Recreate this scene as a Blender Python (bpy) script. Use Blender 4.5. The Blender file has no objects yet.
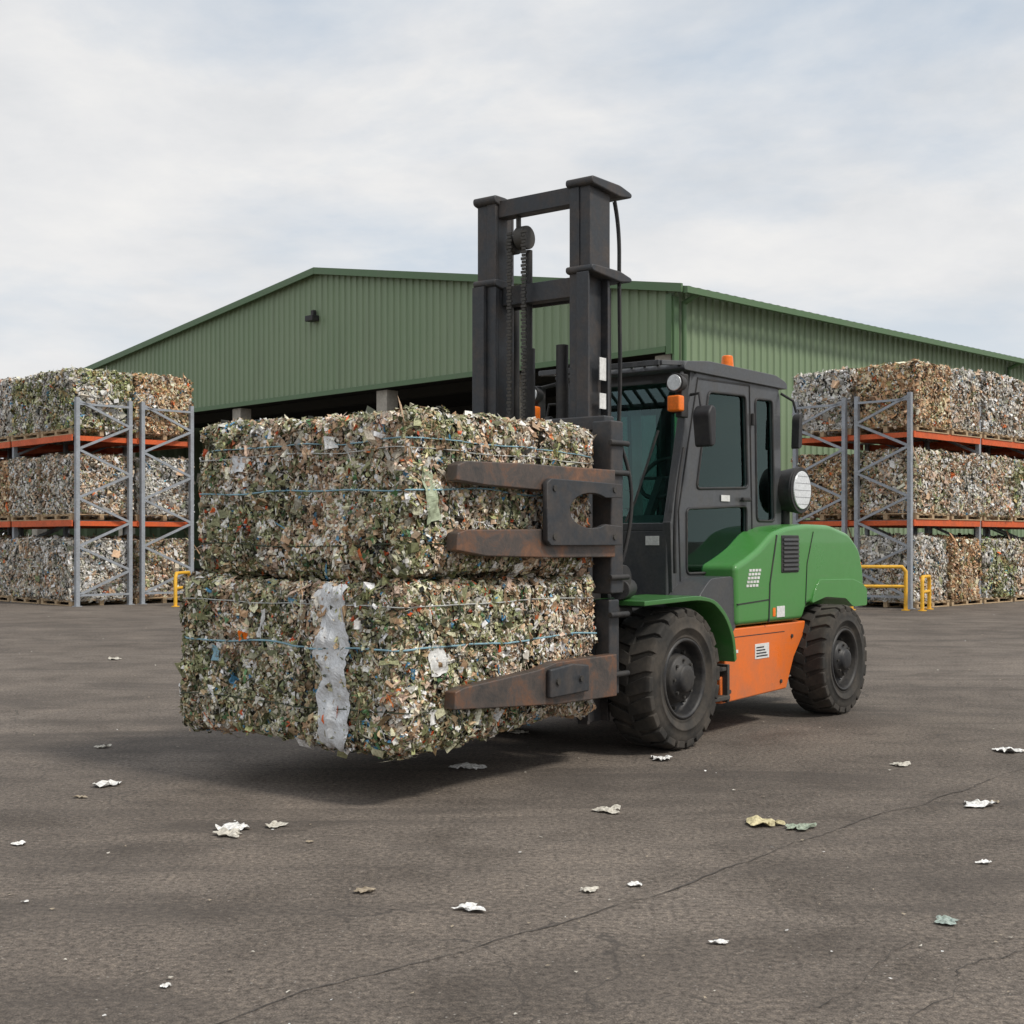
import bpy, math, random
import numpy as np
from mathutils import Vector, noise, Matrix
random.seed(7); rng=np.random.default_rng(7)
S=bpy.context.scene
COL=S.collection
R=math.radians

# ---------------------------------------------------------------- materials
def nmat(name):
    m=bpy.data.materials.new(name); m.use_nodes=True
    nt=m.node_tree; return m,nt,nt.nodes['Principled BSDF']
def N(nt,t,**k):
    n=nt.nodes.new(t)
    for a,b in k.items(): setattr(n,a,b)
    return n
def ramp(nt,src,stops,interp='LINEAR'):
    r=N(nt,'ShaderNodeValToRGB'); r.color_ramp.interpolation=interp
    e=r.color_ramp.elements
    while len(e)<len(stops): e.new(0.5)
    for i,(p,c) in enumerate(stops):
        e[i].position=p; e[i].color=(c[0],c[1],c[2],1) if hasattr(c,'__len__') else (c,c,c,1)
    nt.links.new(src,r.inputs[0]); return r.outputs[0]
def mixc(nt,f,a,b,mode='MIX'):
    m=N(nt,'ShaderNodeMix',data_type='RGBA',blend_type=mode)
    for i,v in ((0,f),(6,a),(7,b)):
        if isinstance(v,bpy.types.NodeSocket): nt.links.new(v,m.inputs[i])
        elif i==0: m.inputs[0].default_value=v
        else: m.inputs[i].default_value=(v[0],v[1],v[2],1)
    return m.outputs[2]
def coords(nt,scale=(1,1,1),kind='Object'):
    tc=N(nt,'ShaderNodeTexCoord'); mp=N(nt,'ShaderNodeMapping'); mp.inputs['Scale'].default_value=scale
    nt.links.new(tc.outputs[kind],mp.inputs[0]); return mp.outputs[0]
def noi(nt,vec,scale,detail=4,rough=.6,dist=0):
    n=N(nt,'ShaderNodeTexNoise'); n.inputs['Scale'].default_value=scale; n.inputs['Detail'].default_value=detail
    n.inputs['Roughness'].default_value=rough; n.inputs['Distortion'].default_value=dist
    nt.links.new(vec,n.inputs['Vector']); return n.outputs['Fac']
def bump(nt,h,b,strength=.3,dist=.01):
    n=N(nt,'ShaderNodeBump'); n.inputs['Strength'].default_value=strength; n.inputs['Distance'].default_value=dist
    nt.links.new(h,n.inputs['Height']); nt.links.new(n.outputs[0],b.inputs['Normal'])
def paint(name,c,rough=.4,metal=0,dirt=.35,dirtc=(.13,.115,.095),scale=6,bmp=.0,coat=0):
    m,nt,b=nmat(name); v=coords(nt)
    n1=noi(nt,v,scale,4,.65); n2=noi(nt,v,scale*7,2,.7)
    f=ramp(nt,n1,[(.42,0),(.72,dirt)])
    c1=mixc(nt,f,c,dirtc)
    f2=ramp(nt,n2,[(.3,(.82,.82,.82)),(.7,(1.08,1.08,1.08))])
    c2=mixc(nt,1.0,c1,f2,'MULTIPLY')
    nt.links.new(c2,b.inputs['Base Color'])
    rr=ramp(nt,n1,[(.3,rough),(.75,min(1,rough+.3))]); nt.links.new(rr,b.inputs['Roughness'])
    b.inputs['Metallic'].default_value=metal; b.inputs['Coat Weight'].default_value=coat
    if bmp: bump(nt,n2,b,bmp,.004)
    return m
def bodypaint(name,c,coat=.3):
    m,nt,b=nmat(name); v=coords(nt)
    n1=noi(nt,v,3,5,.7); n2=noi(nt,v,55,2,.7); n3=noi(nt,coords(nt,(1,1,14)),3.5,3,.6)
    sp=N(nt,'ShaderNodeSeparateXYZ'); nt.links.new(v,sp.inputs[0])
    low=ramp(nt,sp.outputs[2],[(.25,.34),(1.0,.06)])
    d=N(nt,'ShaderNodeMath',operation='MULTIPLY'); nt.links.new(low,d.inputs[0]); nt.links.new(ramp(nt,n1,[(.38,.1),(.7,1.6)]),d.inputs[1])
    c1=mixc(nt,d.outputs[0],c,(.17,.15,.12)); c1=mixc(nt,ramp(nt,n2,[(.64,0),(.74,.3)]),c1,(.2,.18,.15))
    c1=mixc(nt,ramp(nt,n3,[(.60,0),(.68,.2)]),c1,(c[0]*.6+.1,c[1]*.6+.08,c[2]*.6+.07))
    nt.links.new(c1,b.inputs['Base Color']); nt.links.new(ramp(nt,n1,[(.3,.24),(.75,.55)]),b.inputs['Roughness']); b.inputs['Coat Weight'].default_value=coat
    return m
M={}
M['green']=bodypaint('green_paint',(.065,.26,.055))
M['dgreen']=bodypaint('dark_green_paint',(.04,.17,.035))
M['orange']=bodypaint('orange_paint',(.86,.18,.018))
M['cab']=paint('cab_grey_paint',(.060,.064,.070),.36,0,.3,coat=.25)
M['black']=paint('black_plastic',(.022,.022,.024),.5,0,.3)
M['mast']=paint('mast_steel_paint',(.042,.046,.052),.42,.2,.55,(.13,.10,.08),bmp=.05)
M['rubber']=paint('tyre_rubber',(.028,.026,.023),.8,0,.7,(.12,.10,.08),4,.2)
M['rim']=paint('wheel_rim',(.026,.026,.028),.42,.2,.45)
M['hub']=paint('hub_steel',(.07,.067,.062),.5,.4,.5)
M['chrome']=paint('chrome_steel',(.6,.6,.6),.2,.9,.15)
M['white']=paint('white_label',(.78,.78,.76),.5,0,.2)
M['seat']=paint('seat_fabric',(.07,.07,.075),.8)
M['inside']=paint('cab_interior_plastic',(.06,.062,.065),.6)
M['rackpost']=paint('galvanised_steel',(.38,.41,.45),.5,.25,.3,scale=3)
M['rackbeam']=paint('rack_beam_orange',(.72,.12,.025),.5,0,.3,scale=3)
M['yellow']=paint('yellow_paint',(.88,.48,.03),.5,0,.3)
M['wood']=paint('pallet_wood',(.55,.40,.24),.8,0,.5,(.26,.2,.14),scale=4,bmp=.2)
M['concrete']=paint('concrete',(.46,.43,.37),.85,0,.4,scale=1.5)
M['steelbeam']=paint('steel_beam',(.05,.055,.05),.6,.2,.3)
M['amber']=paint('amber_lens',(.95,.20,.01),.25,0,.05)
M['lens']=paint('lamp_lens',(.8,.82,.83),.12,.3,.05)
def rusty():
    m,nt,b=nmat('rusty_clamp_steel'); v=coords(nt)
    n1=noi(nt,v,4.2,6,.72,.5); n2=noi(nt,v,30,3,.7)
    c=ramp(nt,n1,[(.36,(.065,.062,.06)),(.48,(.11,.09,.08)),(.58,(.20,.105,.065)),(.72,(.32,.16,.09))])
    c=mixc(nt,ramp(nt,n2,[(.4,0.0),(.8,.5)]),c,(.15,.11,.09))
    nt.links.new(c,b.inputs['Base Color']); b.inputs['Roughness'].default_value=.5; b.inputs['Metallic'].default_value=.35
    bump(nt,n2,b,.3,.006); return m
M['rust']=rusty()
def glass():
    m,nt,b=nmat('tinted_cab_glass'); nt.nodes.remove(b)
    out=[n for n in nt.nodes if n.type=='OUTPUT_MATERIAL'][0]
    t=N(nt,'ShaderNodeBsdfTransparent'); t.inputs[0].default_value=(.48,.76,.70,1)
    g=N(nt,'ShaderNodeBsdfGlossy'); g.inputs[0].default_value=(.7,.95,.92,1); g.inputs['Roughness'].default_value=.02
    f=N(nt,'ShaderNodeFresnel'); f.inputs[0].default_value=1.45
    mx=N(nt,'ShaderNodeMixShader'); nt.links.new(f.outputs[0],mx.inputs[0])
    nt.links.new(t.outputs[0],mx.inputs[1]); nt.links.new(g.outputs[0],mx.inputs[2]); nt.links.new(mx.outputs[0],out.inputs[0])
    return m
M['glass']=glass()
def flakemat(name='shredded_waste'):
    m,nt,b=nmat(name); a=N(nt,'ShaderNodeAttribute',attribute_name='Col')
    n=noi(nt,coords(nt),70,1,.6)
    f=ramp(nt,n,[(.3,(.66,.64,.62)),(.65,(1.12,1.12,1.12))])
    c=mixc(nt,1.0,a.outputs['Color'],f,'MULTIPLY'); nt.links.new(c,b.inputs['Base Color'])
    b.inputs['Roughness'].default_value=.5; b.inputs['Specular IOR Level'].default_value=.4
    return m
M['flake']=flakemat()
def cladding(name,c):
    m,nt,b=nmat(name); v=coords(nt); v2=coords(nt,(.6,.6,.05))
    n1=noi(nt,v,.25,3,.6); n2=noi(nt,v2,4,3,.7)
    c1=mixc(nt,ramp(nt,n1,[(.35,0),(.75,.35)]),c,(c[0]*1.25+.02,c[1]*1.1+.01,c[2]*1.2+.02))
    c2=mixc(nt,ramp(nt,n2,[(.5,0),(.85,.35)]),c1,(.13,.15,.10))
    nt.links.new(c2,b.inputs['Base Color']); b.inputs['Roughness'].default_value=.5; return m
M['clad']=cladding('green_cladding',(.205,.285,.165))
M['trim']=cladding('green_trim',(.09,.17,.075))
M['roof']=cladding('roof_sheet',(.13,.18,.11))
M['inner']=paint('interior_shade_black',(.03,.033,.03),.9,0,.2,scale=.5)  # near-black colour stands in for the shade inside the building

# ---------------------------------------------------------------- geometry helpers
def finish(me,name,mat,parent=None,smooth=False,bevel=0,seg=2,loc=None,rot=None):
    o=bpy.data.objects.new(name,me); COL.objects.link(o)
    if mat is not None and not me.materials: me.materials.append(mat)
    if smooth or bevel:
        me.polygons.foreach_set('use_smooth',[True]*len(me.polygons))
    if bevel:
        md=o.modifiers.new('b','BEVEL'); md.width=bevel; md.segments=seg; md.limit_method='ANGLE'; md.angle_limit=R(30)
        o.modifiers.new('w','WEIGHTED_NORMAL')
    if parent: o.parent=parent
    if loc is not None: o.location=loc
    if rot is not None: o.rotation_euler=rot
    return o
def mesh(name,vs,fs):
    me=bpy.data.meshes.new(name); me.from_pydata([tuple(v) for v in vs],[],fs); me.update(); return me
BF=[(0,3,2,1),(4,5,6,7),(0,1,5,4),(1,2,6,5),(2,3,7,6),(3,0,4,7)]
def bverts(x0,x1,y0,y1,z0,z1): return [(x0,y0,z0),(x1,y0,z0),(x1,y1,z0),(x0,y1,z0),(x0,y0,z1),(x1,y0,z1),(x1,y1,z1),(x0,y1,z1)]
def box(name,x0,x1,y0,y1,z0,z1,mat,parent=None,bevel=.008):
    return finish(mesh(name,bverts(x0,x1,y0,y1,z0,z1),BF),name,mat,parent,bevel=bevel)
class Acc:
    def __init__(s): s.v=[]; s.f=[]
    def add(s,v,f):
        o=len(s.v); s.v+=[tuple(p) for p in v]; s.f+=[tuple(i+o for i in q) for q in f]
    def box(s,*a): s.add(bverts(*a),BF)
    def bar(s,p,q,w,h=None):
        h=h or w; p=Vector(p); q=Vector(q); d=(q-p).normalized()
        up=Vector((0,0,1)) if abs(d.z)<.9 else Vector((1,0,0))
        a=d.cross(up).normalized()*w/2; b=a.cross(d).normalized()*h/2
        s.add([p-a-b,p+a-b,p+a+b,p-a+b,q-a-b,q+a-b,q+a+b,q-a+b],BF)
    def cyl(s,p,q,r,n=16,r2=None):
        r2=r if r2 is None else r2
        p=Vector(p); q=Vector(q); d=(q-p).normalized(); up=Vector((0,0,1)) if abs(d.z)<.9 else Vector((1,0,0))
        a=d.cross(up).normalized(); b=d.cross(a)
        vs=[p+(a*math.cos(t)+b*math.sin(t))*r for t in [2*math.pi*i/n for i in range(n)]]
        vs+=[q+(a*math.cos(t)+b*math.sin(t))*r2 for t in [2*math.pi*i/n for i in range(n)]]
        fs=[(i,(i+1)%n,n+(i+1)%n,n+i) for i in range(n)]+[tuple(range(n))[::-1],tuple(range(n,2*n))]
        s.add(vs,fs)
    def out(s,name,mat,parent=None,bevel=0,**k): return finish(mesh(name,s.v,s.f),name,mat,parent,bevel=bevel,**k)
def cyl(name,p,q,r,mat,parent=None,n=24,r2=None,bevel=.004):
    a=Acc(); a.cyl(p,q,r,n,r2); return a.out(name,mat,parent,bevel=bevel)
def prism(name,pts,y0,y1,mat,parent=None,bevel=.01,seg=2):
    n=len(pts); vs=[(p[0],y0,p[1]) for p in pts]+[(p[0],y1,p[1]) for p in pts]
    fs=[tuple(range(n)),tuple(range(n,2*n))[::-1]]+[(i,n+i,n+(i+1)%n,(i+1)%n) for i in range(n)]
    me=mesh(name,vs,fs)
    import bmesh; bm=bmesh.new(); bm.from_mesh(me); bmesh.ops.recalc_face_normals(bm,faces=bm.faces); bm.to_mesh(me); bm.free()
    return finish(me,name,mat,parent,bevel=bevel,seg=seg)
def c2m(cu,name,mat,parent,fn=None,smooth=False):
    t=bpy.data.objects.new('tmp',cu); COL.objects.link(t)
    dg=bpy.context.evaluated_depsgraph_get(); me=bpy.data.meshes.new_from_object(t.evaluated_get(dg))
    bpy.data.objects.remove(t); bpy.data.curves.remove(cu)
    if fn:
        for v in me.vertices: v.co=fn(v.co)
    me.materials.clear(); return finish(me,name,mat,parent,smooth=smooth)
def plate(name,outline,holes,y,th,mat,parent,bev=.006):
    cu=bpy.data.curves.new('c','CURVE'); cu.dimensions='2D'; cu.fill_mode='BOTH'; cu.extrude=th/2; cu.bevel_depth=bev; cu.bevel_resolution=1
    for pts in [outline]+holes:
        sp=cu.splines.new('POLY'); sp.points.add(len(pts)-1); sp.use_cyclic_u=True
        for i,p in enumerate(pts): sp.points[i].co=(p[0],p[1],0,1)
    return c2m(cu,name,mat,parent,lambda c:Vector((c.x,y-c.z,c.y)))
def tube(name,pts,r,mat,parent=None,cyclic=False,smoothcurve=False):
    cu=bpy.data.curves.new('c','CURVE'); cu.dimensions='3D'; cu.bevel_depth=r; cu.bevel_resolution=2; cu.use_fill_caps=True
    if smoothcurve:
        sp=cu.splines.new('NURBS'); sp.points.add(len(pts)-1); sp.order_u=3; sp.use_endpoint_u=True
    else:
        sp=cu.splines.new('POLY'); sp.points.add(len(pts)-1)
    for i,p in enumerate(pts): sp.points[i].co=(*p,1)
    sp.use_cyclic_u=cyclic
    return c2m(cu,name,mat,parent,smooth=True)
def smooth_poly(pts,r=.06,n=5,skip=()):
    out=[];L=len(pts)
    for i,p in enumerate(pts):
        if i in skip: out.append(p); continue
        p=Vector(p); a=Vector(pts[i-1])-p; b=Vector(pts[(i+1)%L])-p
        ra=min(r,a.length*.45); rb=min(r,b.length*.45); A=p+a.normalized()*ra; B=p+b.normalized()*rb
        for k in range(n+1):
            t=k/n; q=A*(1-t)**2+p*2*t*(1-t)+B*t*t; out.append((q.x,q.y))
    return out

# ---------------------------------------------------------------- camera, world, sun
cam=bpy.data.cameras.new('camera'); co=bpy.data.objects.new('camera',cam); COL.objects.link(co)
co.location=(0,0,1.5); co.rotation_euler=(R(90),0,0); cam.sensor_width=36; cam.lens=46.86; cam.shift_y=.0273; cam.clip_end=3000; cam.clip_start=.05
S.camera=co
w=bpy.data.worlds.new('World'); S.world=w; w.use_nodes=True; nt=w.node_tree; bg=nt.nodes['Background']
sky=N(nt,'ShaderNodeTexSky',sky_type='NISHITA'); sky.sun_disc=False; sky.sun_elevation=R(48); sky.sun_rotation=R(122)
sky.air_density=1; sky.dust_density=1.2
tc=N(nt,'ShaderNodeTexCoord'); sx=N(nt,'ShaderNodeSeparateXYZ'); nt.links.new(tc.outputs['Generated'],sx.inputs[0])
def mth(op,a,b):
    n=N(nt,'ShaderNodeMath',operation=op)
    for i,v in enumerate((a,b)):
        if isinstance(v,(int,float)): n.inputs[i].default_value=v
        else: nt.links.new(v,n.inputs[i])
    return n.outputs[0]
zz=mth('ADD',mth('MAXIMUM',sx.outputs[2],0.0),.22)
cx=N(nt,'ShaderNodeCombineXYZ'); nt.links.new(mth('DIVIDE',sx.outputs[0],zz),cx.inputs[0]); nt.links.new(mth('DIVIDE',sx.outputs[1],zz),cx.inputs[1])
cx.inputs[2].default_value=5.4
nA=noi(nt,cx.outputs[0],1.25,8,.56,.2); nB=noi(nt,cx.outputs[0],3.2,6,.58,.15)
cov=ramp(nt,nA,[(.38,.30),(.48,.70),(.56,1.0)])
shade=ramp(nt,nB,[(.3,(7.0,7.2,7.45)),(.5,(8.0,8.05,8.15)),(.68,(8.9,8.8,8.65))])
hz=ramp(nt,sx.outputs[2],[(0,.9),(.12,.4),(.32,0)])
blue=mixc(nt,.65,sky.outputs[0],(5.2,6.6,8.1))
c=mixc(nt,cov,blue,shade); c=mixc(nt,hz,c,(8.6,8.6,8.6))
nt.links.new(c,bg.inputs[0]); bg.inputs[1].default_value=.1
w.cycles.sampling_method='MANUAL'; w.cycles.sample_map_resolution=256
sl=bpy.data.lights.new('sun','SUN'); so=bpy.data.objects.new('sun',sl); COL.objects.link(so); sl.energy=2.5; sl.angle=R(10); sl.color=(1,.94,.85)
so.rotation_euler=Vector((-.66,.41,-1.0)).to_track_quat('-Z','Y').to_euler(); so.location=(10,-10,20)
S.view_settings.view_transform='Standard'; S.view_settings.look='None'; S.view_settings.exposure=0

# ---------------------------------------------------------------- ground
def groundmat():
    m,nt,b=nmat('worn_asphalt'); v=coords(nt)
    big=noi(nt,v,.22,4,.6,.3); mid=noi(nt,v,1.3,5,.7,.4); fine=noi(nt,v,36,4,.8); fine2=noi(nt,v,150,1,.6)
    c=ramp(nt,big,[(.3,(.112,.094,.080)),(.5,(.146,.124,.106)),(.72,(.186,.160,.138))])
    c=mixc(nt,1.0,c,ramp(nt,mid,[(.3,(.64,.63,.62)),(.5,(1,1,1)),(.7,(1.25,1.24,1.22))]),'MULTIPLY')
    c=mixc(nt,1.0,c,ramp(nt,fine,[(.34,(.42,.40,.38)),(.5,(1,1,1)),(.66,(1.7,1.66,1.58))]),'MULTIPLY')
    c=mixc(nt,1.0,c,ramp(nt,fine2,[(.3,(.62,.61,.59)),(.7,(1.38,1.38,1.38))]),'MULTIPLY')
    vo=N(nt,'ShaderNodeTexVoronoi'); vo.inputs['Scale'].default_value=34; nt.links.new(v,vo.inputs['Vector'])
    chip=ramp(nt,vo.outputs['Distance'],[(.10,.75),(.18,0)])
    sel=N(nt,'ShaderNodeSeparateColor'); nt.links.new(vo.outputs['Color'],sel.inputs[0])
    s2=ramp(nt,sel.outputs[0],[(.76,0),(.82,1)])
    mm=N(nt,'ShaderNodeMath',operation='MULTIPLY'); nt.links.new(chip,mm.inputs[0]); nt.links.new(s2,mm.inputs[1])
    c=mixc(nt,mm.outputs[0],c,(.40,.37,.33))
    wv=N(nt,'ShaderNodeTexNoise'); wv.inputs['Scale'].default_value=1.9; wv.inputs['Detail'].default_value=4; nt.links.new(v,wv.inputs['Vector'])
    ad=N(nt,'ShaderNodeVectorMath',operation='MULTIPLY_ADD'); nt.links.new(wv.outputs['Color'],ad.inputs[0]); ad.inputs[1].default_value=(.6,.6,0); nt.links.new(v,ad.inputs[2])
    v2=N(nt,'ShaderNodeTexVoronoi',feature='DISTANCE_TO_EDGE'); v2.inputs['Scale'].default_value=1.5; nt.links.new(ad.outputs[0],v2.inputs['Vector'])
    k2=ramp(nt,v2.outputs['Distance'],[(.0,.8),(.011,0)])
    msk=ramp(nt,noi(nt,v,.33,2,.5),[(.45,0),(.58,.9)])
    k2m=N(nt,'ShaderNodeMath',operation='MULTIPLY'); nt.links.new(k2,k2m.inputs[0]); nt.links.new(msk,k2m.inputs[1])
    c=mixc(nt,k2m.outputs[0],c,(.05,.044,.04))
    st=noi(nt,coords(nt,(.5,1.4,1)),.7,5,.65,.8); c=mixc(nt,ramp(nt,st,[(.51,0),(.64,.55)]),c,(.07,.059,.051))
    tr=noi(nt,coords(nt,(.16,2.6,1)),1.1,3,.6,.4); c=mixc(nt,ramp(nt,tr,[(.56,0),(.66,.32)]),c,(.075,.064,.056))
    nt.links.new(c,b.inputs['Base Color']); b.inputs['Roughness'].default_value=.85; b.inputs['Specular IOR Level'].default_value=.35
    bump(nt,fine,b,.8,.014); return m
finish(mesh('ground',[(-900,-300,0),(900,-300,0),(900,1600,0),(-900,1600,0)],[(0,1,2,3)]),'ground',groundmat())
mcr,ntc,bc=nmat('crack_dark'); bc.inputs['Roughness'].default_value=1
nn=noi(ntc,coords(ntc),9,3); ntc.links.new(ramp(ntc,nn,[(.38,(.045,.04,.035)),(.62,(.10,.088,.078))]),bc.inputs['Base Color'])
def crack(acc,pts,w,jit):
    P=[]
    for i in range(len(pts)-1):
        a=Vector(pts[i]); b=Vector(pts[i+1]); n=max(2,int((b-a).length/.05))
        for k in range(n): P.append(a.lerp(b,k/n))
    P=[p+Vector((noise.noise(Vector((p.x*2.3,p.y*2.3,3)))*jit+noise.noise(Vector((p.x*14,p.y*14,3)))*jit*.3,noise.noise(Vector((p.x*2.3,p.y*2.3,9)))*jit+noise.noise(Vector((p.x*14,p.y*14,7)))*jit*.3)) for p in P]
    vs=[];L=len(P)
    for i,p in enumerate(P):
        d=(P[min(i+1,L-1)]-P[max(i-1,0)]).normalized(); nrm=Vector((-d.y,d.x)); ww=w*max(.12,random.uniform(.4,1)*(.8+.9*noise.noise(Vector((p.x*3,p.y*3,1)))))*(0.2 if i in (0,L-1) else 1)
        vs+=[(p.x+nrm.x*ww,p.y+nrm.y*ww,.004),(p.x-nrm.x*ww,p.y-nrm.y*ww,.004)]
    acc.add(vs,[(2*i,2*i+1,2*i+3,2*i+2) for i in range(L-1)])
ac=Acc()
crack(ac,[(-1.3,3.6),(-.69,4.35),(.444,5.48),(1.37,6.56),(2.69,8.0),(3.6,9.0),(6,11.2)],.0055,.06)
crack(ac,[(.9,4.2),(1.25,4.7),(1.6,5.0)],.003,.12); crack(ac,[(1.2,3.9),(1.5,4.6),(1.9,4.9),(2.6,5.0)],.003,.12)
crack(ac,[(-5,9.5),(-3,9.2),(-1.5,8.9)],.005,.12); crack(ac,[(2.9,13),(5,13.4),(9,12.6)],.007,.1)
crack(ac,[(-12,17),(-6,16.2),(-2,16.8)],.012,.15)
ac.out('ground_cracks',mcr)

# ---------------------------------------------------------------- litter
def attrcol(me,cols):
    a=me.attributes.new('Col','FLOAT_COLOR','POINT'); a.data.foreach_set('color',np.asarray(cols,dtype=np.float32).ravel())
LIT=[(-2.47,8.13,.07,0),(-2.51,7.75,.035,2),(-2.95,9.62,.05,1),(-1.45,6.92,.075,0),(-1.24,6.97,.045,1),(-1.43,6.76,.065,1),(-2.42,6.56,.03,0),(-1.0,6.6,.02,2),
(-.625,5.67,.04,2),(-.18,5.41,.055,0),(-.29,8.73,.085,0),(.33,5.68,.035,1),(.535,7.35,.065,1),(.533,5.78,.03,0),(1.02,9.09,.06,0),(.77,4.95,.03,0),(1.32,7.02,.10,3),
(1.495,6.92,.08,4),(2.58,8.85,.055,1),(2.64,7.52,.08,0),(2.19,6.17,.035,0),(3.51,9.43,.09,0),(1.70,5.24,.045,5),(-1.16,4.47,.02,0),(-2.01,5.51,.015,0),
(-4.97,16.7,.08,1),(.05,10.3,.08,1),(2.75,7.6,.03,2)]
LC=[(.82,.82,.8),(.58,.55,.48),(.36,.30,.22),(.62,.55,.33),(.34,.40,.31),(.35,.42,.38)]
vs=[];fs=[];cs=[]
for (x,y,s,ci) in LIT:
    n=9; o=len(vs); ang=random.uniform(-.7,.7); sd=random.uniform(0,99); asp=random.uniform(.6,1.1)
    for i in range(n):
        for j in range(n):
            u=(i/(n-1)-.5)*2; v=(j/(n-1)-.5)*2
            r=1+.8*noise.noise(Vector((u*1.1+sd,v*1.1,sd)))
            px=u*s*r*1.1*(1-.3*abs(v)); py=v*s*asp*r*1.25*(1-.35*abs(u))
            z=.006+abs(noise.noise(Vector((u*1.4+sd,v*1.4,1))))*s*.5+abs(noise.noise(Vector((u*3.3+sd,v*3.3,1))))*s*.08
            vs.append((x+px*math.cos(ang)-py*math.sin(ang),y+px*math.sin(ang)+py*math.cos(ang),z)); cs.append((*LC[ci],1))
    fs+=[(o+i*n+j,o+i*n+j+1,o+(i+1)*n+j+1,o+(i+1)*n+j) for i in range(n-1) for j in range(n-1)]
for k in range(330):
    y=3.6+random.random()**1.6*24; x=random.uniform(-.42,.42)*y*1.1; s=random.uniform(.003,.008)*(1+y*.05); o=len(vs); ci=random.choice([0,1,2,2,1,2,2])
    for a in range(4):
        t=a*1.57+random.uniform(-.6,.6); vs.append((x+math.cos(t)*s*random.uniform(.6,1.6),y+math.sin(t)*s,.006+random.random()*s*.8)); cs.append((*LC[ci],1))
    fs.append((o,o+1,o+2,o+3))
me=mesh('paper_litter',vs,fs); attrcol(me,cs); finish(me,'paper_litter',M['flake'])

# ---------------------------------------------------------------- bales
PA=np.array([(.23,.24,.11),(.35,.36,.20),(.50,.49,.33),(.12,.13,.06),(.66,.62,.49),(.84,.83,.77),(.30,.20,.11),(.50,.37,.22),(.09,.20,.08),(.03,.03,.022),(.66,.11,.03),(.08,.26,.44)])
WA=np.array([.15,.15,.13,.09,.13,.08,.10,.10,.025,.035,.018,.013]); WA/=WA.sum()
PB=np.array([(.76,.67,.53),(.85,.81,.72),(.64,.46,.31),(.50,.33,.20),(.78,.58,.45),(.30,.19,.11),(.36,.36,.20),(.87,.86,.82),(.05,.045,.035),(.66,.17,.05),(.12,.30,.47),(.20,.23,.11)])
WB=np.array([.17,.12,.15,.13,.14,.08,.07,.07,.03,.014,.010,.04]); WB/=WB.sum()
PCW=np.array([(.76,.74,.69),(.86,.85,.81),(.64,.61,.55),(.44,.42,.38),(.72,.65,.54),(.56,.55,.46),(.26,.28,.20),(.07,.07,.06),(.54,.37,.24),(.12,.30,.48)])
WC=np.array([.2,.17,.15,.08,.15,.08,.05,.04,.08,.015]); WC/=WC.sum()
def mapper(h,rr,seed,amp,grooves=()):
    hx,hy,hz=h
    def f(p):
        q=Vector((max(-hx+rr,min(hx-rr,p[0])),max(-hy+rr,min(hy-rr,p[1])),max(-hz+rr,min(hz-rr,p[2]))))
        d=Vector(p)-q; n=d.normalized() if d.length>1e-6 else Vector((0,0,1))
        pos=q+n*rr
        s=Vector((seed,seed*.7,0))
        v1=noise.noise(pos*1.1+s); v2=noise.noise(pos*4+s); v3=noise.noise(pos*11+s)
        g=0
        for ax,gp,dp in grooves:
            if abs(n[ax])<.5:
                t=(pos[ax]-gp-.02*noise.noise(pos*3+s))/.022; g+=dp*math.exp(-t*t)
        return pos+n*(v1*amp*1.5+v2*amp*.9+v3*amp*.8-g),n
    return f
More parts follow.
